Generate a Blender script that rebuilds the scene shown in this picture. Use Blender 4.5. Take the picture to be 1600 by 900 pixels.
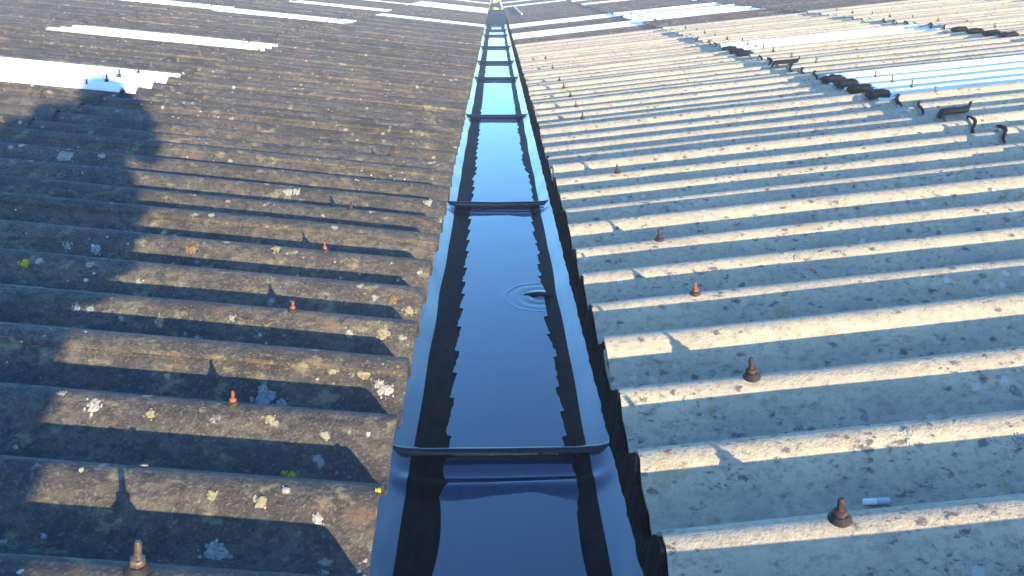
import bpy, bmesh, math, random
from mathutils import Vector, Matrix, noise

for o in list(bpy.data.objects):
    bpy.data.objects.remove(o)
random.seed(7)
SC = bpy.context.scene
COL = SC.collection
R = math.radians

# ------------------------------------------------------------------ camera
CAM_Z = 0.513
cd = bpy.data.cameras.new('camera')
cam = bpy.data.objects.new('camera', cd)
COL.objects.link(cam)
cam.location = (0, 0, CAM_Z)
cam.rotation_euler = (R(90 - 21.07), 0, R(-1.134))
cd.sensor_width = 36
cd.lens = 28.26
cd.clip_start = 0.02
cd.clip_end = 9000
SC.camera = cam

# ------------------------------------------------------------------ sky, sun, exposure
SUN_K, SUN_E = 0.56, 0.156          # leftward and downward travel of sunlight for each metre forward
sun_dir = Vector((SUN_K, -1.0, SUN_E)).normalized()      # towards the sun
sun_el = math.asin(sun_dir.z)
sun_az = math.atan2(sun_dir.x, sun_dir.y)                # clockwise from +Y
W = bpy.data.worlds.new('World')
SC.world = W
W.use_nodes = True
nt = W.node_tree
bg = nt.nodes['Background']
sky = nt.nodes.new('ShaderNodeTexSky')
sky.sky_type = 'NISHITA'
sky.sun_disc = False
sky.sun_elevation = sun_el
sky.sun_rotation = sun_az
sky.air_density = 1.0
sky.dust_density = 0.4
sky.ozone_density = 4.8
nt.links.new(sky.outputs['Color'], bg.inputs['Color'])
bg.inputs['Strength'].default_value = 0.15
sl = bpy.data.lights.new('sun', 'SUN')
sl.energy = 2.4
sl.angle = R(0.55)
sl.color = (1.0, 0.83, 0.53)
so = bpy.data.objects.new('sun', sl)
COL.objects.link(so)
so.location = (6, -10, 8)
so.rotation_euler = sun_dir.to_track_quat('Z', 'Y').to_euler()
SC.view_settings.view_transform = 'Standard'
SC.view_settings.look = 'None'
SC.view_settings.exposure = 2.5
SC.view_settings.gamma = 1
SC.view_settings.use_curve_mapping = False

# ------------------------------------------------------------------ helpers
def tag(o, label=None, cat=None, group=None, kind=None):
    for k, v in (('label', label), ('category', cat), ('group', group), ('kind', kind)):
        if v:
            o[k] = v
    return o

def empty(name, loc=(0, 0, 0), parent=None):
    o = bpy.data.objects.new(name, None)
    o.empty_display_size = 0.05
    COL.objects.link(o)
    o.location = loc
    o.parent = parent
    return o

def link(name, me, parent=None, loc=None, mat=None):
    o = bpy.data.objects.new(name, me)
    COL.objects.link(o)
    o.parent = parent
    if mat is not None:
        o.matrix_local = mat
    elif loc is not None:
        o.location = loc
    return o

class MB:
    def __init__(self):
        self.v, self.f, self.m = [], [], []
    def grid(self, rows, close=False, mi=0):
        """rows of equally many points, joined into quads"""
        b = len(self.v); n = len(rows[0])
        for r in rows:
            self.v += [tuple(p) for p in r]
        for i in range(len(rows) - 1):
            for j in range(n if close else n - 1):
                k = (j + 1) % n
                self.f.append((b + i*n + j, b + i*n + k, b + (i+1)*n + k, b + (i+1)*n + j))
                self.m.append(mi(i, j) if callable(mi) else mi)
    def lathe(self, prof, n=12, loc=(0, 0, 0), mi=0, rot=0.0):
        rows = [[(loc[0] + r*math.cos(rot + 2*math.pi*j/n), loc[1] + r*math.sin(rot + 2*math.pi*j/n), loc[2] + z) for j in range(n)] for r, z in prof]
        b = len(self.v)
        self.grid(rows, True, mi)
        self.f.append(tuple(b + j for j in reversed(range(n)))); self.m.append(mi)
        e = b + (len(prof) - 1)*n
        self.f.append(tuple(e + j for j in range(n))); self.m.append(mi)
    def box(self, lo, hi, mi=0):
        b = len(self.v)
        self.v += [(x, y, z) for z in (lo[2], hi[2]) for y in (lo[1], hi[1]) for x in (lo[0], hi[0])]
        for q in ((0, 2, 3, 1), (4, 5, 7, 6), (0, 1, 5, 4), (2, 6, 7, 3), (0, 4, 6, 2), (1, 3, 7, 5)):
            self.f.append(tuple(b + i for i in q)); self.m.append(mi)
    def mesh(self, name, mats, smooth=True, sharp=None):
        me = bpy.data.meshes.new(name)
        me.from_pydata(self.v, [], self.f)
        for m in (mats if isinstance(mats, (list, tuple)) else [mats]):
            me.materials.append(m)
        me.polygons.foreach_set('material_index', self.m)
        bm = bmesh.new(); bm.from_mesh(me)
        bmesh.ops.recalc_face_normals(bm, faces=bm.faces)
        if sharp:
            for e in bm.edges:
                if len(e.link_faces) == 2 and e.calc_face_angle(0) > R(sharp):
                    e.smooth = False
        bm.to_mesh(me); bm.free()
        me.polygons.foreach_set('use_smooth', [smooth]*len(me.polygons))
        return me

def srgb(r, g, b):
    f = lambda c: c/12.92 if c <= 0.04045 else ((c + 0.055)/1.055)**2.4
    return (f(r/255), f(g/255), f(b/255), 1)

class NT:
    """short hand for a material's nodes"""
    def __init__(self, name):
        self.mat = bpy.data.materials.new(name)
        self.mat.use_nodes = True
        self.t = self.mat.node_tree
        self.b = self.t.nodes['Principled BSDF']
        self.pos = self.t.nodes.new('ShaderNodeNewGeometry').outputs['Position']
    def n(self, kind, **kw):
        nd = self.t.nodes.new('ShaderNode' + kind)
        for k, v in kw.items():
            setattr(nd, k, v)
        return nd
    def put(self, sock, val):
        if isinstance(val, bpy.types.NodeSocket):
            self.t.links.new(val, sock)
        else:
            sock.default_value = val
    def coord(self, scale, off=(0, 0, 0)):
        m = self.n('Mapping'); self.put(m.inputs[0], self.pos)
        m.inputs['Scale'].default_value = scale; m.inputs['Location'].default_value = off
        return m.outputs[0]
    def noise(self, scale=(1, 1, 1), detail=4, rough=0.55, off=(0, 0, 0), dist=0.0):
        nd = self.n('TexNoise'); self.put(nd.inputs['Vector'], self.coord(scale, off))
        nd.inputs['Scale'].default_value = 1
        nd.inputs['Detail'].default_value = detail; nd.inputs['Roughness'].default_value = rough
        nd.inputs['Distortion'].default_value = dist
        return nd.outputs['Fac']
    def vor(self, scale, off=(0, 0, 0), out='Distance', rand=1.0):
        nd = self.n('TexVoronoi'); self.put(nd.inputs['Vector'], self.coord(scale, off))
        nd.inputs['Scale'].default_value = 1
        nd.inputs['Randomness'].default_value = rand
        return nd.outputs[out]
    def ramp(self, fac, a, b, lo=0.0, hi=1.0):
        nd = self.n('MapRange', interpolation_type='SMOOTHSTEP')
        self.put(nd.inputs['Value'], fac)
        nd.inputs['From Min'].default_value = a; nd.inputs['From Max'].default_value = b
        nd.inputs['To Min'].default_value = lo; nd.inputs['To Max'].default_value = hi
        return nd.outputs[0]
    def math(self, op, a, b=0.0):
        nd = self.n('Math', operation=op)
        self.put(nd.inputs[0], a); self.put(nd.inputs[1], b)
        return nd.outputs[0]
    def mix(self, fac, a, b, mode='MIX'):
        nd = self.n('Mix', data_type='RGBA', blend_type=mode)
        self.put(nd.inputs['Factor'], fac)
        self.put(nd.inputs[6], a); self.put(nd.inputs[7], b)
        return nd.outputs[2]
    def bump(self, h, strength=0.5, dist=0.01, base=None):
        nd = self.n('Bump'); self.put(nd.inputs['Height'], h)
        nd.inputs['Strength'].default_value = strength; nd.inputs['Distance'].default_value = dist
        if base is not None:
            self.put(nd.inputs['Normal'], base)
        return nd.outputs[0]
    def set(self, **kw):
        for k, v in kw.items():
            self.put(self.b.inputs[k.replace('_', ' ')], v)
        return self.mat

def simple(name, col, rough=0.6, spec=0.5, metal=0.0, var=0.25, scale=80, ior=1.5):
    m = NT(name)
    c = (col[0], col[1], col[2], 1)
    d = tuple(x*(1 - var) for x in col[:3]) + (1,)
    return m.set(Base_Color=m.mix(m.ramp(m.noise((scale,)*3, 4), .35, .65), d, c), Roughness=rough, Metallic=metal, IOR=ior,
                 Specular_IOR_Level=spec, Normal=m.bump(m.noise((scale*2,)*3, 3), .25, .003))
# ------------------------------------------------------------------ materials
def weathered():
    """brown asbestos cement under years of dirt, moss and lichen"""
    m = NT('weathered cement')
    big = m.noise((1.6, 3.0, 3.0), 5, .6)
    mid = m.noise((9, 14, 14), 6, .65, (3, 1, 0))
    fine = m.noise((70, 90, 90), 6, .7, (0, 5, 0))
    grit = m.noise((260, 260, 260), 4, .7)
    rnd = m.n('ObjectInfo').outputs['Random']
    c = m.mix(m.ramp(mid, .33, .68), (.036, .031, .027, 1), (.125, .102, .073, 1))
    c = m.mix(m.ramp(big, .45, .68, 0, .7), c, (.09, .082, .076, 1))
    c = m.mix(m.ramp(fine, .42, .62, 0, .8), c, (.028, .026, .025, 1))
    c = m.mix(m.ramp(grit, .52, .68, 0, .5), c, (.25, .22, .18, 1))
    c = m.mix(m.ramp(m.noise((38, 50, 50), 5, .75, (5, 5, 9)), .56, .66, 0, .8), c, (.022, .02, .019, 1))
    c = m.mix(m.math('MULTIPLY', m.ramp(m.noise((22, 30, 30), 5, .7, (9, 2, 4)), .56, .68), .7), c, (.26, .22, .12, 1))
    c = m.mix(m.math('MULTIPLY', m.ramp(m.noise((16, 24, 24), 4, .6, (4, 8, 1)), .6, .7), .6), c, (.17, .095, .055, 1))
    # pale crusty lichen, round and patchy
    v = m.vor((26, 26, 26), (1, 7, 3)); w = m.noise((70, 70, 70), 6, .7)
    spot = m.ramp(m.math('ADD', v, m.math('MULTIPLY', w, .8)), .58, .50)
    spot = m.math('MULTIPLY', spot, m.ramp(m.noise((7, 9, 9), 3, .5, (2, 2, 8)), .5, .56))
    c = m.mix(m.math('MULTIPLY', spot, .8), c, (.36, .34, .26, 1))
    v2 = m.vor((60, 60, 60), (8, 1, 2))
    spot2 = m.math('MULTIPLY', m.ramp(m.math('ADD', v2, m.math('MULTIPLY', w, .9)), .58, .50), m.ramp(m.noise((5, 6, 6), 3, .5, (7, 1, 3)), .5, .6))
    c = m.mix(m.math('MULTIPLY', spot2, .8), c, (.6, .57, .5, 1))
    c = m.mix(1.0, c, m.mix(rnd, (.82, .83, .86, 1), (1.12, 1.08, 1.02, 1)), 'MULTIPLY')
    h = m.math('ADD', m.math('MULTIPLY', fine, .8), m.math('MULTIPLY', grit, .5))
    h = m.math('ADD', h, m.math('MULTIPLY', spot, .25))
    return m.set(Base_Color=c, Roughness=.7, Specular_IOR_Level=.5, Normal=m.bump(h, .7, .006))

def cleaner():
    """paler beige cement sheets with soot spots and streaks down the slope"""
    m = NT('beige cement')
    rnd = m.n('ObjectInfo').outputs['Random']
    streak = m.noise((5, 60, 60), 6, .65)
    mid = m.noise((11, 15, 15), 5, .6, (3, 1, 0))
    fine = m.noise((90, 110, 110), 6, .7, (0, 5, 0))
    grit = m.noise((300, 300, 300), 4, .7)
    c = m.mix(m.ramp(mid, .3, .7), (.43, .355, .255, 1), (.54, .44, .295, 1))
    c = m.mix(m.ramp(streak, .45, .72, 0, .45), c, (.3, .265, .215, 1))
    c = m.mix(m.ramp(fine, .47, .66, 0, .6), c, (.22, .19, .15, 1))
    c = m.mix(m.ramp(m.noise((26, 34, 34), 6, .7, (2, 8, 8)), .54, .72, 0, .45), c, (.22, .19, .15, 1))
    patch = m.math('MULTIPLY', m.ramp(m.noise((60, 95, 95), 6, .72, (6, 3, 1)), .55, .64), m.ramp(m.noise((6, 8, 8), 3, .5, (1, 9, 5)), .40, .55))
    c = m.mix(m.math('MULTIPLY', patch, .9), c, (.07, .065, .062, 1))
    blob = m.ramp(m.math('ADD', m.vor((24, 36, 36), (4, 4, 1)), m.math('MULTIPLY', m.noise((110, 150, 150), 5, .7), .6)), .50, .38)
    c = m.mix(m.math('MULTIPLY', blob, .85), c, (.075, .07, .066, 1))
    c = m.mix(m.ramp(grit, .5, .7, 0, .4), c, (.24, .21, .165, 1))
    ok = m.math('MULTIPLY', m.ramp(m.noise((18, 22, 22), 5, .6, (7, 7, 2)), .6, .7), .5)
    c = m.mix(ok, c, (.36, .26, .12, 1))
    v = m.vor((30, 30, 30), (2, 3, 3)); w = m.noise((140, 140, 140), 4, .6)
    pale = m.math('MULTIPLY', m.ramp(m.math('ADD', v, m.math('MULTIPLY', w, .35)), .37, .32), m.ramp(m.noise((4, 5, 5), 3, .5, (2, 5, 8)), .52, .6))
    c = m.mix(m.math('MULTIPLY', pale, .6), c, (.6, .58, .53, 1))
    c = m.mix(1.0, c, m.mix(rnd, (.92, .92, .94, 1), (1.06, 1.05, 1.02, 1)), 'MULTIPLY')
    h = m.math('ADD', m.math('MULTIPLY', fine, .6), m.math('MULTIPLY', grit, .5))
    h = m.math('ADD', h, m.math('MULTIPLY', streak, .25))
    return m.set(Base_Color=c, Roughness=.68, Specular_IOR_Level=.5, Normal=m.bump(h, .55, .005))

def rooflight():
    m = NT('white translucent sheet')
    c = m.mix(m.ramp(m.noise((6, 20, 20), 5, .6), .35, .7), (.78, .82, .86, 1), (.66, .70, .74, 1))
    return m.set(Base_Color=c, Roughness=.38, Normal=m.bump(m.noise((60, 60, 60), 3), .1, .003))

def gloss_black():
    m = NT('glossy black coating')
    big = m.noise((22, 7, 22), 3, .5)
    c = m.mix(m.ramp(m.noise((40, 25, 40), 5, .6), .4, .7), (.004, .010, .036, 1), (.008, .018, .055, 1))
    return m.set(Base_Color=c, Roughness=m.ramp(m.noise((15, 8, 15), 4, .6, (3, 3, 3)), .3, .7, .03, .10), IOR=1.65,
                 Normal=m.bump(big, .35, .004))

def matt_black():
    m = NT('matt black lining')
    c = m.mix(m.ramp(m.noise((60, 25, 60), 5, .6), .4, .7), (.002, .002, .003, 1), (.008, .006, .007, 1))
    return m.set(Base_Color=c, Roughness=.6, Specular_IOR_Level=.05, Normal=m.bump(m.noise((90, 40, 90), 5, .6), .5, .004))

def water_mat():
    m = NT('standing water')
    h = m.math('ADD', m.noise((14, 9, 14), 3, .5), m.math('MULTIPLY', m.noise((60, 110, 60), 2, .5, (4, 4, 4)), .05))
    sp = m.math('MULTIPLY', m.ramp(m.vor((38, 26, 1), (3, 3, 0)), .16, .04), m.ramp(m.noise((9, 6, 1), 2, .5, (1, 6, 0)), .5, .6))
    h = m.math('ADD', h, m.math('MULTIPLY', sp, .3))
    return m.set(Base_Color=(.001, .005, .024, 1), Roughness=.02, IOR=1.95, Normal=m.bump(h, .12, .004))

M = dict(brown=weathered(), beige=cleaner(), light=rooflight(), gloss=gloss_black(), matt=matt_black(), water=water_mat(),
         bar=simple('black joint sealant', (.003, .005, .014), .1, .45, 0, .3, 30),
         rust=simple('rusty steel', (.07, .038, .026), .7, .4, 0, .6, 200),
         orange=simple('orange oxidised cap', (.32, .10, .05), .65, .4, 0, .5, 200),
         steel=simple('dull thread steel', (.2, .15, .11), .45, .5, .5, .5, 250),
         washer=simple('bitumen washer', (.035, .03, .032), .75, .3, 0, .4, 150),
         mastic=simple('black mastic', (.006, .006, .009), .7, .15, 0, .4, 90),
         filler=simple('black eaves filler', (.008, .008, .009), .85, .08, 0, .5, 160),
         w=simple('white lichen', (.34, .33, .305), .9, .2, 0, .55, 300),
         p=simple('pale lichen', (.3, .285, .25), .9, .2, 0, .4, 220),
         y=simple('yellow grey lichen', (.27, .235, .14), .9, .2, 0, .45, 220),
         o=simple('ochre lichen', (.22, .14, .06), .9, .2, 0, .45, 220),
         g=simple('grey lichen', (.25, .27, .28), .9, .2, 0, .4, 220),
         m=simple('yellow moss', (.42, .40, .03), .9, .2, 0, .5, 220),
         d=simple('dark crust', (.075, .07, .066), .9, .2, 0, .5, 220),
         paper=simple('white paper', (.85, .87, .88), .8, .3, 0, .08, 100),
         tan=simple('cork tip paper', (.62, .60, .56), .8, .3, 0, .1, 300),
         yellow=simple('yellow plastic', (.55, .47, .16), .45, .5, 0, .1, 20),
         wall=simple('grey render', (.3, .29, .27), .9, .2, 0, .3, 3),
         flash=simple('pale flashing', (.62, .62, .6), .6, .4, 0, .2, 12),
         ground=simple('tarmac yard', (.055, .055, .055), .9, .3, 0, .3, 2),
         jacket=simple('navy jacket', (.02, .025, .045), .85, .3, 0, .3, 60),
         jeans=simple('blue jeans', (.04, .06, .11), .9, .2, 0, .3, 80),
         skin=simple('skin', (.5, .3, .22), .55, .4, 0, .1, 60),
         hair=simple('dark hair', (.03, .022, .016), .6, .4, 0, .5, 200),
         shoe=simple('black boots', (.02, .02, .02), .6, .4, 0, .3, 60))

# ------------------------------------------------------------------ setting below the roof
mb = MB()
N = 48
mb.grid([[(r*math.cos(2*math.pi*j/N), r*math.sin(2*math.pi*j/N), -6.0) for j in range(N)] for r in (.5, 60, 600, 7000)], True)
mb.f.append(tuple(range(N))); mb.m.append(0)
tag(link('ground', mb.mesh('ground', M['ground'])), kind='structure')

P, AMP, SL = 0.146, 0.025, 0.1064
YL, YR = 0.715, 0.6266                 # a crest line on each slope
ANG = math.atan(SL)
Y_END = 21.6
X_RIDGE = 4.80
def y0(side):
    return YL if side < 0 else YR
def surf(side, x, y):
    return SL*abs(x) + AMP*(math.cos(2*math.pi*(y - y0(side))/P) - 1)

bld = tag(empty('factory_building', (0, 10, -6)), 'grey rendered factory walls carrying the two corrugated roof slopes', 'building')
def wall(lo, hi):
    m = MB(); m.box(lo, hi)
    link('wall', m.mesh('wall', M['wall'], False), bld)
wall((-4.72, -11.2, 0), (-4.5, 11.3, 6.36)); wall((4.5, -11.2, 0), (4.72, 11.3, 6.36))
for ya in (-11.2, 11.08):
    m = MB()
    prof = [(-4.498, 0), (4.498, 0), (4.498, 6.36), (.3, 5.88), (-.3, 5.88), (-4.498, 6.36)]
    m.grid([[(x, ya, z) for x, z in prof], [(x, ya + .2, z) for x, z in prof]], True)
    m.f += [tuple(range(6)), tuple(range(6, 12))]; m.m += [0, 0]
    link('wall', m.mesh('gable wall', M['wall'], False), bld)

# ------------------------------------------------------------------ corrugated sheets
TH = 0.0065
_sheets = {}
def sheet_mesh(n, length, kind, var):
    key = (n, round(length, 3), kind, var)
    if key in _sheets:
        return _sheets[key]
    seg = 14
    ny = int(n*seg + 9)
    nx = 9
    rnd = random.Random(str(key))
    off = Vector((rnd.random()*50, rnd.random()*50, 0))
    def pt(i, j, low):
        y = j*P/seg
        x = length*i/nx
        if i == 0:                                   # weathered, slightly ragged lower edge
            x += .003*noise.noise(Vector((y*45, 1, 0)) + off) + .0012*noise.noise(Vector((y*190, 3, 0)) + off)
        z = AMP*(math.cos(2*math.pi*(y/P - .5)) - 1)
        z += .0022*noise.noise(Vector((x*2.2, y*4, 0)) + off)
        if j > n*seg - 2:
            z += .007*min(1, (j - n*seg + 2)/5)       # side lap rides over the next sheet
        if low:
            z -= TH
        return (x, y, z)
    m = MB()
    m.grid([[pt(i, j, False) for j in range(ny + 1)] for i in range(nx + 1)])
    m.grid([[pt(i, j, True) for j in range(ny + 1)] for i in range(nx + 1)])
    for i in (0, nx):
        m.grid([[pt(i, j, False) for j in range(ny + 1)], [pt(i, j, True) for j in range(ny + 1)]])
    for j in (0, ny):
        m.grid([[pt(i, j, False) for i in range(nx + 1)], [pt(i, j, True) for i in range(nx + 1)]])
    me = bpy.data.meshes.new('sheet')
    me.from_pydata(m.v, [], m.f)
    me.materials.append(M[kind])
    bm = bmesh.new(); bm.from_mesh(me)
    bmesh.ops.remove_doubles(bm, verts=bm.verts, dist=1e-5)
    bmesh.ops.recalc_face_normals(bm, faces=bm.faces)
    for e in bm.edges:
        if len(e.link_faces) == 2 and e.calc_face_angle(0) > R(50):
            e.smooth = False
    bm.to_mesh(me); bm.free()
    me.polygons.foreach_set('use_smooth', [True]*len(me.polygons))
    _sheets[key] = me
    return me

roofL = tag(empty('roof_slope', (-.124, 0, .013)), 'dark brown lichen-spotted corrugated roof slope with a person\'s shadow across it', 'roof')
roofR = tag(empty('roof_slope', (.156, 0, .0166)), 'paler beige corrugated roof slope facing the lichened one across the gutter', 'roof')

def place_sheet(root, side, n, x0, x1, lift, ytrough, kind):
    """lower edge at x0, upper edge at x1, from the trough at ytrough over n corrugations"""
    length = (x1 - x0)/math.cos(ANG)
    var = random.randrange(3)
    me = sheet_mesh(n, length, kind, var)
    a = ANG - lift/length + random.uniform(-.0007, .0007)
    c, s = math.cos(a), math.sin(a)
    j = random.uniform(-.004, .004) if kind != 'light' else 0
    if side > 0:
        ex, ey, ez = Vector((c, 0, s)), Vector((0, 1, 0)), Vector((-s, 0, c))
        loc = Vector((x0 + j, ytrough, SL*(x0 + j) + lift))
    else:
        ex, ey, ez = Vector((-c, 0, s)), Vector((0, 1, 0)), Vector((s, 0, c))
        loc = Vector((-(x0 + j), ytrough, SL*(x0 + j) + lift))
    mt = Matrix((ex, ey, ez)).transposed().to_4x4()
    if side < 0:
        # a turned sheet: reverse its run along Y so that the matrix stays a pure rotation
        mt = Matrix((ex, -ey, ez)).transposed().to_4x4()
        loc.y += n*P
    mt.translation = loc - root.location
    o = link('rooflight_sheet' if kind == 'light' else 'roof_sheet', me, root, mat=mt)
    if kind == 'light':
        o['label'] = 'white translucent rooflight sheet'
    return o

TIERS = [(None, 1.37), (1.31, 2.50), (2.44, 3.63), (3.57, 4.76)]
# rooflights: tier -> trough numbers (start, corrugations)
LIGHTS_L = {0: [(60, 4), (85, 4), (89, 4), (93, 4), (97, 4), (120, 4)], 1: [(16, 4), (28, 3), (47, 4), (66, 4), (83, 4), (104, 4)], 2: [(47, 4), (80, 4)], 3: [(70, 4)]}
LIGHTS_R = {0: [(45, 5), (56, 5), (100, 4), (118, 4)], 1: [(14, 4), (26, 3), (47, 4), (51, 4), (56, 4), (80, 4), (92, 4)], 2: [(66, 4), (84, 4)], 3: [(58, 4)]}
DARK_FROM_R = 41                       # beyond this corrugation the right slope has never been cleaned
def lay(root, side, lights):
    start = -13
    end = int((Y_END - y0(side))/P)
    for t, (xa, xb) in enumerate(TIERS):
        if xa is None:
            xa = .124 if side < 0 else .156
        lift = 0 if t == 0 else .0095
        k = start
        marks = sorted(lights[t]) + [(end, 0)]
        stops = [DARK_FROM_R] if side > 0 else []
        for ls, ln in marks:
            while k < ls:
                n = min(4, ls - k)
                for s_ in stops:
                    if k < s_ < k + n:
                        n = s_ - k
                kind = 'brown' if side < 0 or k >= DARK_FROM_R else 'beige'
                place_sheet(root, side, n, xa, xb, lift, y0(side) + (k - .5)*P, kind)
                k += n
            if ln:
                place_sheet(root, side, ln, xa, xb, lift + .002, y0(side) + (ls - .5)*P, 'light')
                k = ls + ln
lay(roofL, -1, LIGHTS_L)
lay(roofR, 1, LIGHTS_R)

# ridge capping and verge flashing close the slopes
for root, side in ((roofL, -1), (roofR, 1)):
    y = -1.6
    while y < Y_END - .5:
        L = 1.2
        m = MB()
        sec = [(side*4.52, .492), (side*4.66, .525), (side*4.80, .53), (side*4.94, .51), (side*4.94, .48), (side*4.80, .50), (side*4.66, .495), (side*4.52, .462)]
        m.grid([[(x, yy, z + .028) for x, z in sec] for yy in (y, y + L - .004)], True)
        m.f += [tuple(range(8)), tuple(range(8, 16))]; m.m += [0, 0]
        o = link('ridge_capping', m.mesh('ridge capping', M['brown'], False), root)
        o.location = -root.location
        y += L
    m = MB()
    sec = [(Y_END - .1, .012), (Y_END + .10, .012), (Y_END + .10, -.2), (Y_END + .12, -.2), (Y_END + .12, .03), (Y_END - .1, .03)]
    m.grid([[(side*x, yy, z + SL*x) for yy, z in sec] for x in (.19, 4.5)], True)
    m.f += [tuple(range(6)), tuple(range(6, 12))]; m.m += [0, 0]
    link('verge_flashing', m.mesh('verge flashing', M['flash'], False), root).location = -root.location

# ------------------------------------------------------------------ roof bolts
def lathe_mesh(name, mat, prof, n=12, sharp=35):
    m = MB(); m.lathe(prof, n)
    return m.mesh(name, mat, True, sharp)
ME_SHANK = {}
for k in ('rust', 'orange', 'steel'):
    prof = [(.0042, -.012), (.0042, .006)]
    z = .006
    while z < .034:
        prof += [(.0046, z), (.0046, z + .0012), (.0039, z + .0016), (.0039, z + .0026)]
        z += .003
    prof += [(.0034, z + .001)]
    ME_SHANK[k] = lathe_mesh('shank', M[k], prof, 10)
ME_NUT = {k: lathe_mesh('nut', M[k], [(.0082, .0068), (.0098, .0080), (.0098, .0145), (.0082, .0158)], 6, 25) for k in ('rust', 'orange', 'steel')}
ME_WASH = {k: lathe_mesh('washer', M[mm], [(.0155, -.006), (.0155, .001), (.0140, .0030), (.0112, .0058), (.0100, .0068), (.0052, .0070)], 14) for k, mm in (('rust', 'washer'), ('orange', 'rust'), ('steel', 'washer'))}
mfar = MB(); mfar.lathe([(.017, -.005), (.015, .003), (.009, .010), (.009, .018), (.004, .019), (.004, .036)], 8)
ME_FAR = {k: mfar.mesh('far bolt', M[k]) for k in ('rust', 'washer')}

def bolt(root, side, x, i, kind, h=1.0, tilt=None, sc=.72):
    y = y0(side) + i*P
    z = SL*x + (.004 if x > .5 else .0005)
    lean = tilt or (random.uniform(-.06, .06), random.uniform(-.08, .08))
    mt = Matrix.Translation(Vector((side*x, y, z)) - root.location) @ Matrix.Rotation(lean[0], 4, 'X') @ Matrix.Rotation(lean[1] - side*ANG, 4, 'Y') @ Matrix.Rotation(random.random()*6, 4, 'Z')
    if y > 5.0:
        o = link('roof_bolt', ME_FAR['rust' if random.random() < .25 else 'washer'], root, mat=mt @ Matrix.Diagonal((sc, sc, sc, 1)))
        return
    o = link('roof_bolt', ME_SHANK[kind], root, mat=mt @ Matrix.Diagonal((sc, sc, sc*h, 1)))
    link('nut', ME_NUT[kind], o); link('washer', ME_WASH[kind], o)

for i in range(-1, 80, 2):
    if i > 6 and random.random() < .45: continue
    kind = {-1: 'steel', 1: 'orange', 3: 'orange', 5: 'orange'}.get(i, random.choice(['rust', 'rust', 'steel', 'steel']))
    bolt(roofL, -1, random.uniform(.308, .326), i, kind, 1.0 if i > 0 else 1.15, None, .45 if i > 0 else .72)
for i in range(0, 80, 2):
    if 6 < i < 15 and i != 10 or i > 24 and random.random() < .4: continue
    bolt(roofR, 1, random.uniform(.313, .328), i, 'orange' if i == 4 else random.choice(['rust', 'steel']) if i < 4 else random.choice(['rust', 'rust', 'steel']), random.uniform(.85, 1.05), None, .72 if i < 3 else .6)
for row, x in ((1, 1.435), (2, 2.565)):
    for root, side in ((roofL, -1), (roofR, 1)):
        L = LIGHTS_L if side < 0 else LIGHTS_R
        for i in range(5, 62):
            inl = any(s <= i < s + n for s, n in L[row])
            if inl or (i % 2 == 1 and random.random() < .8):
                bolt(root, side, x + random.uniform(-.01, .012), i, random.choice(['rust', 'steel']), random.uniform(.9, 1.25))

# ------------------------------------------------------------------ sealant at the sheet laps
def lump_mesh(seed, lx, ly, lz):
    rnd = random.Random(seed); off = Vector((rnd.random()*30, rnd.random()*30, 0))
    m = MB(); rows = []
    nu, nv = 15, 20
    for i in range(nu + 1):
        th = math.pi*(.02 + .96*i/nu)
        row = []
        for j in range(nv):
            ph = 2*math.pi*j/nv
            d = Vector((math.sin(th)*math.cos(ph), math.sin(th)*math.sin(ph), math.cos(th)))
            k = 1 + .34*noise.noise(d*1.7 + off) + .2*noise.noise(d*4.5 + off) + .12*noise.noise(d*11 + off)
            p = Vector([math.copysign(abs(c)**.62, c) for c in d])*k
            row.append((p.x*lx, p.y*ly, p.z*lz))
        rows.append(row)
    m.grid(rows, True)
    m.f += [tuple(range(nv)), tuple(nu*nv + j for j in range(nv))]; m.m += [0, 0]
    return m.mesh('lump', M['mastic'])
LUMPS = [lump_mesh(s, .042, .031, .014) for s in range(4)]
def lump(root, side, x, i, sc=1.0, dy=-.012):
    y = y0(side) + i*P + dy
    z = SL*x - .004 + .004
    mt = Matrix.Translation(Vector((side*x, y, z)) - root.location) @ Matrix.Rotation(-side*ANG, 4, 'Y') @ Matrix.Rotation(random.uniform(-.2, .2), 4, 'Z') @ Matrix.Diagonal((sc, sc, sc, 1))
    link('sealant_lump', random.choice(LUMPS), root, mat=mt)
for i in (15, 16, 17, 18):
    lump(roofR, 1, 1.312 + .006*(i - 15), i, 1.0)
for i in (26, 27, 28):
    lump(roofR, 1, 1.318, i, .95)
for i in (23, 24, 25, 26):
    lump(roofR, 1, 2.45, i, .9)

def bead(root, side, x, i, a0, a1, r, wob=0.012):
    """a squeezed bead of mastic along the lap, over the crest i from phase a0 to a1"""
    rows = []
    K = 9
    for k in range(K + 1):
        t = a0 + (a1 - a0)*k/K
        y = y0(side) + (i + t)*P
        xx = x + wob*math.sin(k*.9 + i) * .5 - .05*t*t
        z = surf(side, xx, y) + .013
        rr = r*(.5 + .5*math.sin(math.pi*(k + .6)/(K + 1.2)))
        rows.append([(side*(xx + rr*math.cos(q*1.047)), y, z + rr*math.sin(q*1.047)) for q in range(6)])
    m = MB(); m.grid(rows, True)
    m.f += [tuple(range(6)), tuple(K*6 + j for j in range(6))]; m.m += [0, 0]
    link('sealant_bead', m.mesh('bead', M['mastic']), root).location = -root.location
for i in (9, 10, 11, 13, 14, 19, 20, 21, 23, 24, 30, 31, 33):
    bead(roofR, 1, 1.318, i, -.30, .06, random.uniform(.004, .0075))
for i in (27, 28, 30, 31, 32):
    bead(roofR, 1, 2.45, i, -.3, .08, .006)

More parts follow.
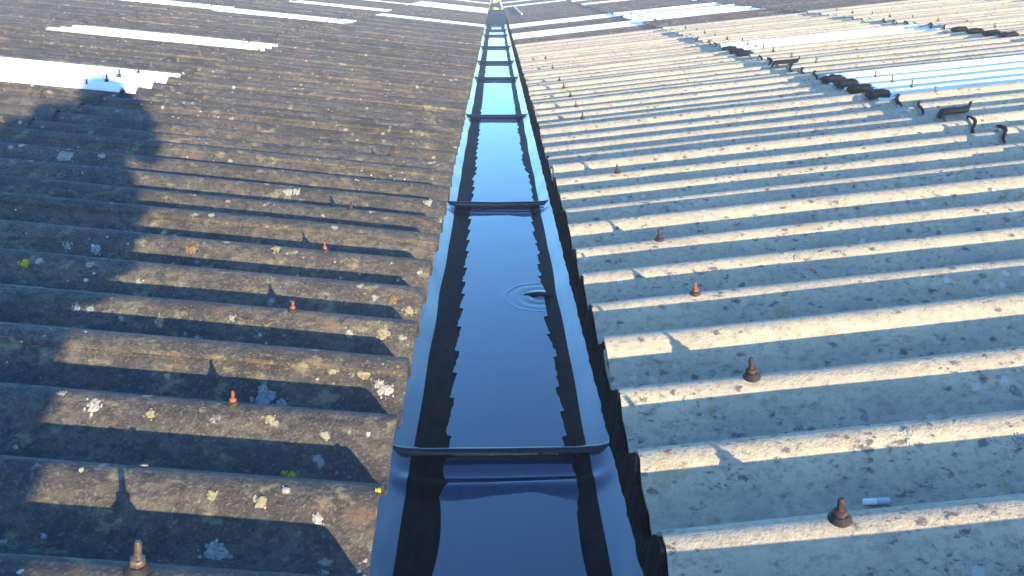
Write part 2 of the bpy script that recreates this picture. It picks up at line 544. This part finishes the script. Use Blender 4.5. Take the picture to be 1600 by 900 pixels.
def strap(i, x, lx):
    """a length of bent lead-like strip left lying over a lap, one end sticking up"""
    y = y0(1) + i*P - .03
    z = surf(1, x, y) + .02
    m = MB()
    path = [(-lx, -.004), (-lx*.9, .008), (-lx*.3, .012), (lx*.5, .014), (lx*.9, .018), (lx, .02), (lx*1.04, .034)]
    rows = []
    for k, (px, pz) in enumerate(path):
        w = .012 if k < 5 else .005
        h = .011 if k < 5 else .005
        rows.append([(x + px, y - w, z + pz - h), (x + px, y + w, z + pz - h*.6), (x + px + .004, y + w*.8, z + pz + h*.5), (x + px + .004, y - w*.8, z + pz + h*.4)])
    m.grid(rows, True); m.f += [(0, 1, 2, 3), (24, 25, 26, 27)]; m.m += [0, 0]
    link('sealant_strip', m.mesh('strip', M['mastic']), roofR).location = -roofR.location
strap(12, 1.335, .042); strap(22, 1.335, .06)

# ------------------------------------------------------------------ lichen, droppings and crust on the sheets
def patch(root, side, x, y, r, c):
    rnd = random.Random(int(x*9999 + y*777777))
    off = Vector((rnd.random()*50, rnd.random()*50, 0))
    m = MB()
    asp = rnd.uniform(.6, .95)
    flakes = [(0, 0, .8)]
    for q in range(rnd.randint(3, 8)):
        a, d = rnd.random()*6.283, rnd.uniform(.55, 1.15)
        flakes.append((d*math.cos(a), d*math.sin(a)*asp, rnd.uniform(.07, .24)))
    for fx, fy, fr in flakes:
        n, rings = (26, 3) if fr > .5 else (12, 2)
        rows = []
        for i in range(rings + 1):
            row = []
            for j in range(n):
                a = 2*math.pi*j/n
                k = 1 + .5*noise.noise(Vector((math.cos(a)*1.2 + fx*9, math.sin(a)*1.2, fy*9)) + off) + .3*noise.noise(Vector((math.cos(a)*3 + fx*9, math.sin(a)*3, 4)) + off) + .18*noise.noise(Vector((math.cos(a)*8, math.sin(a)*8 + fy*9, 4)) + off)
                rr = r*.9*fr*k*(1 - i/rings*.96)
                px, py = x + r*fx + rr*math.cos(a), y + r*fy + rr*asp*math.sin(a)
                hh = -.0012 if i == 0 else .0006*(1 + .5*noise.noise(Vector((px*300, py*300, 0))))
                if c == 'm' and i: hh += .0015
                row.append((px, py, surf(side, px, py) + hh + .0012))
            rows.append(row)
        e = len(m.v)
        m.grid(rows, True); m.f.append(tuple(e + rings*n + j for j in range(n))); m.m.append(0)
    nm = {'w': 'lichen_patch', 'p': 'lichen_patch', 'y': 'lichen_patch', 'o': 'lichen_patch', 'g': 'lichen_patch', 'm': 'moss_tuft', 'd': 'dark_crust'}[c]
    if side > 0 and c == 'w': nm = 'bird_dropping'
    o = link(nm, m.mesh(nm, M[c]), root); o.location = -root.location
LP=[(-0.281,0.653,0.0141,'w'),(-0.171,0.639,0.0061,'w'),(-0.184,0.683,0.0070,'w'),(-0.219,0.703,0.0063,'p'),(-0.293,0.694,0.0072,'y'),(-0.242,0.692,0.0078,'y'),(-0.476,0.844,0.0111,'w'),(-0.410,0.839,0.0075,'y'),(-0.153,0.971,0.0124,'w'),(-0.162,0.976,0.0080,'p'),(-0.183,0.987,0.0116,'y'),(-0.310,0.955,0.0162,'g'),(-0.288,0.949,0.0107,'g'),(-0.238,0.794,0.0071,'m'),(-0.248,0.795,0.0039,'m'),(-0.784,1.275,0.0087,'m'),(-0.731,1.408,0.0118,'w'),(-0.781,1.409,0.0080,'w'),(-0.657,1.424,0.0143,'y'),(-0.412,1.437,0.0112,'y'),(-0.681,1.282,0.0085,'p'),(-0.403,1.130,0.0062,'p'),(-0.378,1.257,0.0056,'w'),(-0.630,1.126,0.0065,'w'),(-0.611,1.126,0.0076,'w'),(-0.449,1.104,0.0062,'w'),(-0.470,1.101,0.0041,'w'),(-0.492,1.862,0.0142,'p'),(-0.474,1.865,0.0110,'w'),(-0.985,2.013,0.0127,'w'),(-1.071,2.005,0.0257,'p'),(-0.162,1.870,0.0124,'w'),(-0.551,0.802,0.0044,'w'),(-0.517,0.854,0.0053,'p'),(-0.650,1.099,0.0087,'w'),(-0.628,1.102,0.0065,'p'),(-0.371,0.726,0.0038,'p'),(-0.446,0.657,0.0038,'w'),(-0.481,0.649,0.0046,'w'),(-0.426,0.708,0.0030,'w'),(-0.273,0.844,0.0081,'y'),(-0.394,1.012,0.0085,'y'),(-0.174,1.129,0.0119,'y'),(-0.227,1.125,0.0090,'p'),(-0.149,1.260,0.0109,'y'),(-0.176,1.272,0.0088,'o'),(-0.562,1.420,0.0102,'o'),(-0.225,0.985,0.0072,'y'),(-0.507,1.121,0.0084,'y'),(-0.125,0.710,0.0035,'m')]
RP=[(0.455,0.863,0.0070,'w'),(0.416,0.784,0.0048,'w'),(0.452,0.764,0.0072,'w'),(0.448,0.752,0.0040,'w'),(0.642,0.875,0.0076,'w'),(0.170,1.011,0.0083,'p'),(0.192,1.007,0.0074,'p'),(0.179,1.017,0.0065,'p'),(0.215,0.856,0.0066,'p'),(0.595,1.052,0.0082,'w'),(0.573,1.051,0.0051,'w'),(0.531,1.340,0.0084,'w'),(0.513,1.352,0.0048,'w'),(0.420,0.615,0.0035,'w'),(0.567,0.744,0.0075,'p'),(0.761,1.180,0.0070,'w'),(0.369,0.735,0.0123,'d'),(0.385,0.731,0.0092,'d'),(0.352,0.723,0.0053,'d'),(0.346,0.756,0.0061,'d'),(0.473,0.765,0.0073,'d'),(0.488,0.744,0.0072,'d'),(0.271,0.618,0.0066,'d'),(0.474,0.619,0.0058,'d'),(0.588,1.012,0.0131,'d'),(0.559,0.926,0.0093,'d'),(0.276,1.027,0.0066,'d'),(0.260,1.011,0.0056,'d'),(0.554,1.313,0.0072,'d'),(0.638,1.316,0.0086,'d'),(0.423,0.884,0.0061,'d'),(0.256,0.862,0.0066,'d'),(0.786,1.167,0.0071,'d'),(0.486,1.195,0.0076,'d'),(0.400,1.173,0.0096,'d'),(0.540,0.863,0.0090,'d'),(0.557,0.744,0.0075,'d'),(0.576,0.879,0.0083,'d'),(0.181,0.732,0.0066,'d'),(0.238,0.604,0.0052,'d'),(0.330,0.595,0.0060,'d'),(0.445,0.591,0.0057,'d')]
for p in LP: patch(roofL, -1, *p)
for p in RP:
    if p[3] != 'd': patch(roofR, 1, *p)
# ------------------------------------------------------------------ valley gutter
gut = tag(empty('valley_gutter', (0, 0, -.085)), 'glossy black coated valley gutter running between the two roof slopes', 'gutter')
GOFF = -gut.location
SEAMS = [-1.35, .909, 2.158, 3.681, 5.161, 6.213, 7.625, 9.251, 10.212, 11.39, 14.6, 16.7, 19.4, 21.5]
SEC = [(-.19, -.046), (-.165, -.048), (-.148, -.051), (-.1385, -.0575), (-.126, -.0665), (-.1135, -.0755), (-.107, -.0795), (-.088, -.0825), (-.048, -.0843), (0, -.0845), (.078, -.0843), (.104, -.0822), (.112, -.0795), (.1195, -.0755), (.132, -.0665), (.1455, -.0575), (.155, -.051), (.168, -.048), (.19, -.046)]
def gutter_section(ya, yb, dry):
    n = max(8, int((yb - ya)/.03))
    rows = []
    ys = [ya + (yb - .12 - ya)*i/n for i in range(n)] + [yb - .12 + .006*i for i in range(21)]
    for y in ys:
        row = []
        to_end = yb - y
        for x, z in SEC:
            w = noise.noise(Vector((x*3, y*2.3, 1)))
            xx = x + (.0035*noise.noise(Vector((x*2, y*5, 7))) if abs(x) < .15 else 0)
            zz = z + .0012*w
            if x in (-.048, .078) and to_end < .16:
                e_ = min(1, (.16 - to_end)/.06)*(1 if x < 0 else .8)
                xx += math.copysign(.021 + .010*noise.noise(Vector((y*38, x*40, ya))), x)*e_
            if z < -.07 and to_end < .06:
                zz += .0085*(lambda s: s*s*(3 - 2*s))(1 - to_end/.06)
            if z < -.07 and to_end < .10:            # lapped lining: a low roll just before the joint
                u = to_end
                zz += (.0075 + .002*noise.noise(Vector((x*14, 0, ya))))*math.exp(-((u - .058 - .006*noise.noise(Vector((x*20, 4, ya))))/.0145)**2)
            row.append((xx, y, zz))
        rows.append(row)
    m = MB()
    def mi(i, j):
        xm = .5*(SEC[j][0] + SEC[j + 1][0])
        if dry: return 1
        return 1 if (-.1135 < xm < -.05 or .08 < xm < .1195) else 0  # matt black strip along each side of the floor, gloss elsewhere
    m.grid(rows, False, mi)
    # underside, so that the lining is a real sheet
    m.grid([[(x, y, z - .006) for x, y, z in r] for r in rows], False, 1)
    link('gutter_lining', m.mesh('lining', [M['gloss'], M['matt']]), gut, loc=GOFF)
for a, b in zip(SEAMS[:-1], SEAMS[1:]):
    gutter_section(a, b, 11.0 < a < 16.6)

def joint(y):
    path = [(-.185, -.0425), (-.165, -.0455), (-.15, -.0515), (-.14, -.0565), (-.126, -.0605), (-.10, -.0620), (0, -.0630), (.10, -.0620), (.132, -.0605), (.146, -.0565), (.155, -.0515), (.168, -.0455), (.185, -.0425)]
    prof = [(-.0075, -.0235), (-.007, -.0125), (-.0065, -.004), (-.0045, -.0008), (0, 0), (.0045, -.0008), (.008, -.005), (.011, -.0235)]
    rows = []
    for x, z in path:
        wob = .0035*noise.noise(Vector((x*9, y, 3)))
        rows.append([(x, y + d*1.0 + wob, z + h + .0007*noise.noise(Vector((x*14, y*3, 0)))) for d, h in prof])
    m = MB(); m.grid(rows); m.f += [tuple(range(8)), tuple(len(rows)*8 - 8 + j for j in range(8))]; m.m += [0, 0]
    link('joint_strip', m.mesh('joint', M['bar']), gut, loc=GOFF)
for y in SEAMS[1:-1]:
    joint(y)

# water standing between the joints, its edge stepped and ragged
RIP = Vector((.0865, 1.492))
def water(ya, yb, first):
    dy = .004 if ya < 2 else .012 if ya < 5 else .04
    n = int((yb - ya)/dy); nx = 44 if ya < 2 else 12
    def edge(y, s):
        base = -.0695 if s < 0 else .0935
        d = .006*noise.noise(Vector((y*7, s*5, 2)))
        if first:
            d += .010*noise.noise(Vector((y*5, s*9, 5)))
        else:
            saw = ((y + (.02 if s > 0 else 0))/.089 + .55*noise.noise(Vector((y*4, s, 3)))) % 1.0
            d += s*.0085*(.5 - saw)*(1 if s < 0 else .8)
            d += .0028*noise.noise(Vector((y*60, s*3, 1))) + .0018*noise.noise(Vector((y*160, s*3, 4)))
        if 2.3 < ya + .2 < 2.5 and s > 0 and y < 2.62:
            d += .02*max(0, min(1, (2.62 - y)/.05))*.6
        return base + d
    rows = []
    for i in range(n + 1):
        yy_ = ya + (yb - ya)*i/n
        a, b = edge(yy_, -1), edge(yy_, 1)
        row = []
        for j in range(nx + 1):
            x = a + (b - a)*j/nx
            y = yy_ + max(0, 1 - (yb - yy_)/.03)*(.012*noise.noise(Vector((x*22, yb*3, 2))) + .005*noise.noise(Vector((x*75, yb, 5))) - .012*(abs(x - .012)/.085)**2)
            z = -.0812
            if ya < 1.5 < yb:
                r = math.hypot(x - RIP.x, (y - RIP.y)*.94)*(1 + .07*noise.noise(Vector((x*30, y*30, 0))))
                z += .0022*math.cos(r*2*math.pi/.026)*math.exp(-r/.022) + .0011*math.exp(-((r - .07)/.0045)**2)*math.cos((r - .07)*600)
            if j == 0: row.append((x - .0006, y, z - .003))
            row.append((x, y, z))
            if j == nx: row.append((x + .0006, y, z - .003))
        rows.append(row)
    m = MB(); m.grid(rows)
    o = link('water', m.mesh('water', M['water'], True, 35))
    tag(o, kind='structure')
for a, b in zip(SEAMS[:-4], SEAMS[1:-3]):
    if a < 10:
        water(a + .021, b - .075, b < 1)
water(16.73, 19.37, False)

# ragged black eaves filler closing the corrugations of the right slope
def filler(ya, yb):
    st = .0045
    n = int((yb - ya)/st)
    rows = []
    for i in range(n + 1):
        y = ya + (yb - ya)*i/n
        top = SL*.15 + AMP*(math.cos(2*math.pi*(y - YR)/P) - 1)
        t = top - .004 + .008*noise.noise(Vector((y*120, 0, 0))) + .010*max(0, noise.noise(Vector((y*45, 5, 0))))
        ph = ((y - YR)/P + .5) % 1 - .5
        if abs(ph + .04) < .05:
            t += .014*(1 - abs(ph + .04)/.05)*(.4 + abs(noise.noise(Vector((y*9, 9, 9)))))
        bx = .1475 + .0025*noise.noise(Vector((y*30, 8, 0)))
        mx = bx + .004*noise.noise(Vector((y*90, 2, 0)))
        t = max(t, -.036)
        rows.append([(bx, y, -.058), (mx - .002, y, -.05), (mx + .002*noise.noise(Vector((y*200, 2, 5))), y, -.048 + (t + .048)*.5), (mx + .004, y, t), (mx + .010, y, t - .004), (.164, y, -.062)])
    m = MB(); m.grid(rows, True)
    m.f += [tuple(range(6)), tuple(len(rows)*6 - 6 + j for j in range(6))]; m.m += [0, 0]
    link('eaves_filler', m.mesh('filler', M['filler'], False), roofR, loc=-roofR.location)
yy = .2
while yy < 11:
    filler(yy, yy + 1.018); yy += 1.022

# ------------------------------------------------------------------ loose things
# cigarette end in a trough of the right slope
cb = tag(empty('cigarette_butt', (.385, .704, surf(1, .385, .704) + .0052)), 'small white cigarette butt lying in a trough beside a rusty bolt', 'cigarette')
def roll(name, xa, xb, r, mat):
    m = MB()
    m.grid([[(x, rr*math.cos(q*.6283), rr*math.sin(q*.6283)) for q in range(10)] for x, rr in ((xa, r*.8), (xa + .0006, r), (xb - .0006, r*1.01), (xb, r*.85))], True)
    m.f += [tuple(range(10)), tuple(30 + j for j in range(10))]; m.m += [0, 0]
    link(name, m.mesh(name, M[mat], True, 40), cb)
roll('paper_tube', 0, .014, .0036, 'paper'); roll('filter_tip', .0145, .027, .0038, 'tan')
cb.rotation_euler = (0, -.11, -.09)

# black pointed sliver at the heart of the ripple
m = MB(); rows = []
for k in range(13):
    t = k/12
    w_ = .0085*math.sin(math.pi*t**.75)**.9*(1 + .3*noise.noise(Vector((t*9, 1, 0)))) + .0008
    x_ = .053 + .075*t
    y_ = 1.505 - .008*t + .003*math.sin(t*5)
    rows.append([(x_ + .002*math.cos(a), y_ + w_*math.cos(a), -.0815 + .0035*math.sin(a)*math.sin(math.pi*t) + .0012) for a in [2*math.pi*q/10 for q in range(10)]])
m.grid(rows, True); m.f += [tuple(range(10)), tuple(120 + j for j in range(10))]; m.m += [0, 0]
tag(link('black_sliver', m.mesh('sliver', M['mastic'])), 'black pointed sliver lying in the gutter water inside ripple rings', 'dark_shape')

# yellow tub far down the gutter
tub = tag(empty('yellow_bucket', (.01, 20.4, -.084)), 'yellow plastic bucket standing in the far end of the gutter', 'bucket')
m = MB(); m.lathe([(.086, 0), (.09, .004), (.112, .21), (.12, .215), (.12, .235), (.113, .235), (.11, .21), (.086, .012)], 28)
link('tub_body', m.mesh('tub', M['yellow'], True, 40), tub)
m = MB()
hp = [(.121*math.cos(a), .05*math.sin(a), .222 - .10*math.sin(a)) for a in [math.pi*k/14 for k in range(15)]]
m.grid([[(x, y - .012*0 - .118*math.sin(math.pi*k/14) + .003*math.cos(q*1.5708), z + .003*math.sin(q*1.5708)) for q in range(4)] for k, (x, y, z) in enumerate(hp)], True)
link('wire_handle', m.mesh('handle', M['steel']), tub)

# pale batten lying on the far right slope
rows = []
m = MB()
x0_, y0_, x1_, y1_ = .37, 11.8, .33, 15.5
for t in (0, .25, .5, .75, 1):
    x, y = x0_ + (x1_ - x0_)*t, y0_ + (y1_ - y0_)*t
    rows.append([(x + a, y, SL*x + .006 + b) for a, b in ((-.014, 0), (.014, 0), (.013, .012), (-.013, .012))])
m.grid(rows, True); m.f += [(0, 1, 2, 3), (16, 17, 18, 19)]; m.m += [0, 0]
tag(link('wooden_batten', m.mesh('batten', M['flash'], False)), 'long pale batten lying across the corrugations near the far gutter end', 'batten')

# ------------------------------------------------------------------ the person whose shadow lies on the left slope
def skinned(name, joints, edges, mat, parent, root=0, sub=2):
    me = bpy.data.meshes.new(name)
    me.from_pydata([j[:3] for j in joints], edges, [])
    me.materials.append(M[mat])
    o = link(name, me, parent)
    md = o.modifiers.new('skin', 'SKIN')
    md.use_smooth_shade = True
    for i, j in enumerate(joints):
        sv = me.skin_vertices[0].data[i]
        r = j[3]
        sv.radius = (r, r) if not isinstance(r, tuple) else r
        sv.use_root = (i == root)
    s = o.modifiers.new('sub', 'SUBSURF'); s.levels = sub; s.render_levels = sub
    return o
per = tag(empty('person', (.16, -.84, -.005)), 'person in a dark jacket kneeling low beside the gutter, casting the shadow', 'person')
PO = Vector((-.22, .84, -.02))
body = [(.22, -.82, .22, .135), (.26, -.74, .33, .135), (.31, -.64, .43, .14), (.37, -.56, .48, .11), (.46, -.49, .52, .06), (.52, -.45, .56, .06),
        # left arm
        (.22, -.50, .47, .062), (.12, -.32, .47, .058), (.03, -.15, .50, .042),
        # right arm
        (.53, -.58, .46, .062), (.36, -.30, .565, .07), (.16, -.16, .555, .05),
        # legs folded under
        (.14, -.86, .18, .10), (.02, -.55, .10, .075), (.06, -.93, .075, .06), (.32, -.86, .19, .10), (.40, -.58, .13, .075), (.36, -.95, .10, .06)]
bed = [(0, 1), (1, 2), (2, 3), (3, 4), (4, 5), (3, 6), (6, 7), (7, 8), (3, 9), (9, 10), (10, 11), (0, 12), (12, 13), (13, 14), (0, 15), (15, 16), (16, 17)]
b = skinned('body', body, bed, 'jacket', per); b.location = PO
def head():
    m = MB(); rows = []
    c = Vector((.55, -.41, .595))
    for i in range(19):
        th = math.pi*(.01 + .98*i/18)
        row = []
        for j in range(24):
            a = 2*math.pi*j/24
            d = Vector((math.sin(th)*math.cos(a), math.sin(th)*math.sin(a), math.cos(th)))
            jaw = 1 - .22*max(0, -d.z)
            p = Vector((d.x*.078*jaw, d.y*.096*jaw, d.z*.118))
            if d.y > .6:                                  # nose, brow, mouth on the +Y side
                p.y += .018*math.exp(-(d.x/.16)**2 - ((d.z + .12)/.2)**2) + .006*math.exp(-((d.z - .22)/.12)**2) - .007*math.exp(-((abs(d.x) - .38)/.16)**2 - ((d.z - .05)/.1)**2) + .005*math.exp(-(d.x/.3)**2 - ((d.z + .45)/.08)**2)
            row.append(c + p)
        rows.append(row)
    m.grid(rows, True); m.f += [tuple(range(24)), tuple(18*24 + j for j in range(24))]; m.m += [0, 0]
    for s in (-1, 1):
        er = []
        for i in range(5):
            th = math.pi*(.05 + .9*i/4)
            er.append([c + Vector((s*(.079 + .008*math.sin(th)*math.cos(q*.7854)), -.008 + .018*math.sin(th)*math.sin(q*.7854), .03*math.cos(th))) for q in range(8)])
        m.grid(er, True)
    hd = link('head', m.mesh('head', M['skin']), per, loc=PO)
    for s in (-1, 1):
        e = MB()
        e.grid([[c + Vector((s*.030 + .011*math.sin(t)*math.cos(q*.7854), .083 + .006*math.cos(t), .006 + .006*math.sin(t)*math.sin(q*.7854))) for q in range(8)] for t in (.05, .6, 1.1, 1.57, 2.2)], True)
        link('eye', e.mesh('eye', M['hair']), hd)
    h = MB(); rows = []
    for i in range(12):
        th = math.pi*(.01 + .55*i/11)
        row = []
        for j in range(24):
            a = 2*math.pi*j/24
            d = Vector((math.sin(th)*math.cos(a), math.sin(th)*math.sin(a), math.cos(th)))
            k = 1.32 + .06*noise.noise(d*6)
            if d.y > .2 and d.z < .62: k = .90
            row.append(c + Vector((d.x*.08*k, d.y*.098*k, d.z*.12*k)))
        rows.append(row)
    h.grid(rows, True); h.f.append(tuple(range(24))); h.m.append(0)
    link('hair', h.mesh('hair', M['hair']), per, loc=PO)
head()
def hand(wrist, target, s):
    w = Vector(wrist); d = (Vector(target) - w).normalized()
    side_ = d.cross(Vector((0, 0, 1))).normalized(); up = side_.cross(d)
    js = [(*w, .03), (*(w + d*.05), (.04, .022))]; ed = [(0, 1)]
    for k in range(4):
        b0 = w + d*.075 + side_*(.021*(k - 1.5)); L = (.06, .07, .066, .05)[k]
        n0 = len(js)
        js += [(*b0, .0095), (*(b0 + d*L*.45 + up*.006), .009), (*(b0 + d*L*.75 - side_*s*.006 - up*.012), .008), (*(b0 + d*L*.85 - up*.028), .0075)]
        ed += [(1, n0), (n0, n0 + 1), (n0 + 1, n0 + 2), (n0 + 2, n0 + 3)]
    n0 = len(js); t0 = w + d*.03 + side_*s*.035
    js += [(*t0, .012), (*(t0 + d*.03 + side_*s*.012), .011), (*(t0 + d*.055 + side_*s*.006), .009)]
    ed += [(1, n0), (n0, n0 + 1), (n0 + 1, n0 + 2)]
    o = skinned('hand', js, ed, 'skin', per, 0, 1); o.location = PO
hand((.03, -.15, .50), (-.045, -.05, .51), 1); hand((.16, -.16, .555), (.05, -.05, .50), -1)
for sx, (fx, fy) in ((-1, (.06, -1.0)), (1, (.37, -1.02))):
    o = skinned('boot', [(fx, fy + .1, .085, .05), (fx, fy, .08, .048), (fx + .01*sx, fy - .1, .06, .04), (fx + .015*sx, fy - .16, .05, .028)], [(0, 1), (1, 2), (2, 3)], 'shoe', per, 0, 1)
    o.location = PO
# the small camera in the hands stands just behind the viewpoint
m = MB(); m.box((-.05, -.075, .455), (.05, -.045, .515))
phone = tag(link('compact_camera', m.mesh('camera body', M['mastic'], False)), 'small black compact camera held in two hands above the gutter', 'camera')

# ------------------------------------------------------------------ haze volume added to lighten and wash out the far roof
m = MB(); m.box((-60, -60, -7.0), (60, 140, 1.1))
hz = link('haze', m.mesh('haze', [], False))
hm = bpy.data.materials.new('haze'); hm.use_nodes = True
ht = hm.node_tree
for nd in list(ht.nodes):
    if nd.type == 'BSDF_PRINCIPLED': ht.nodes.remove(nd)
pv = ht.nodes.new('ShaderNodeVolumePrincipled')
pv.inputs['Color'].default_value = (.86, .89, 1.0, 1)
pv.inputs['Density'].default_value = 0.013
ht.links.new(pv.outputs[0], next(n for n in ht.nodes if n.type == 'OUTPUT_MATERIAL').inputs['Volume'])
hz.data.materials.append(hm)
tag(hz, kind='stuff')
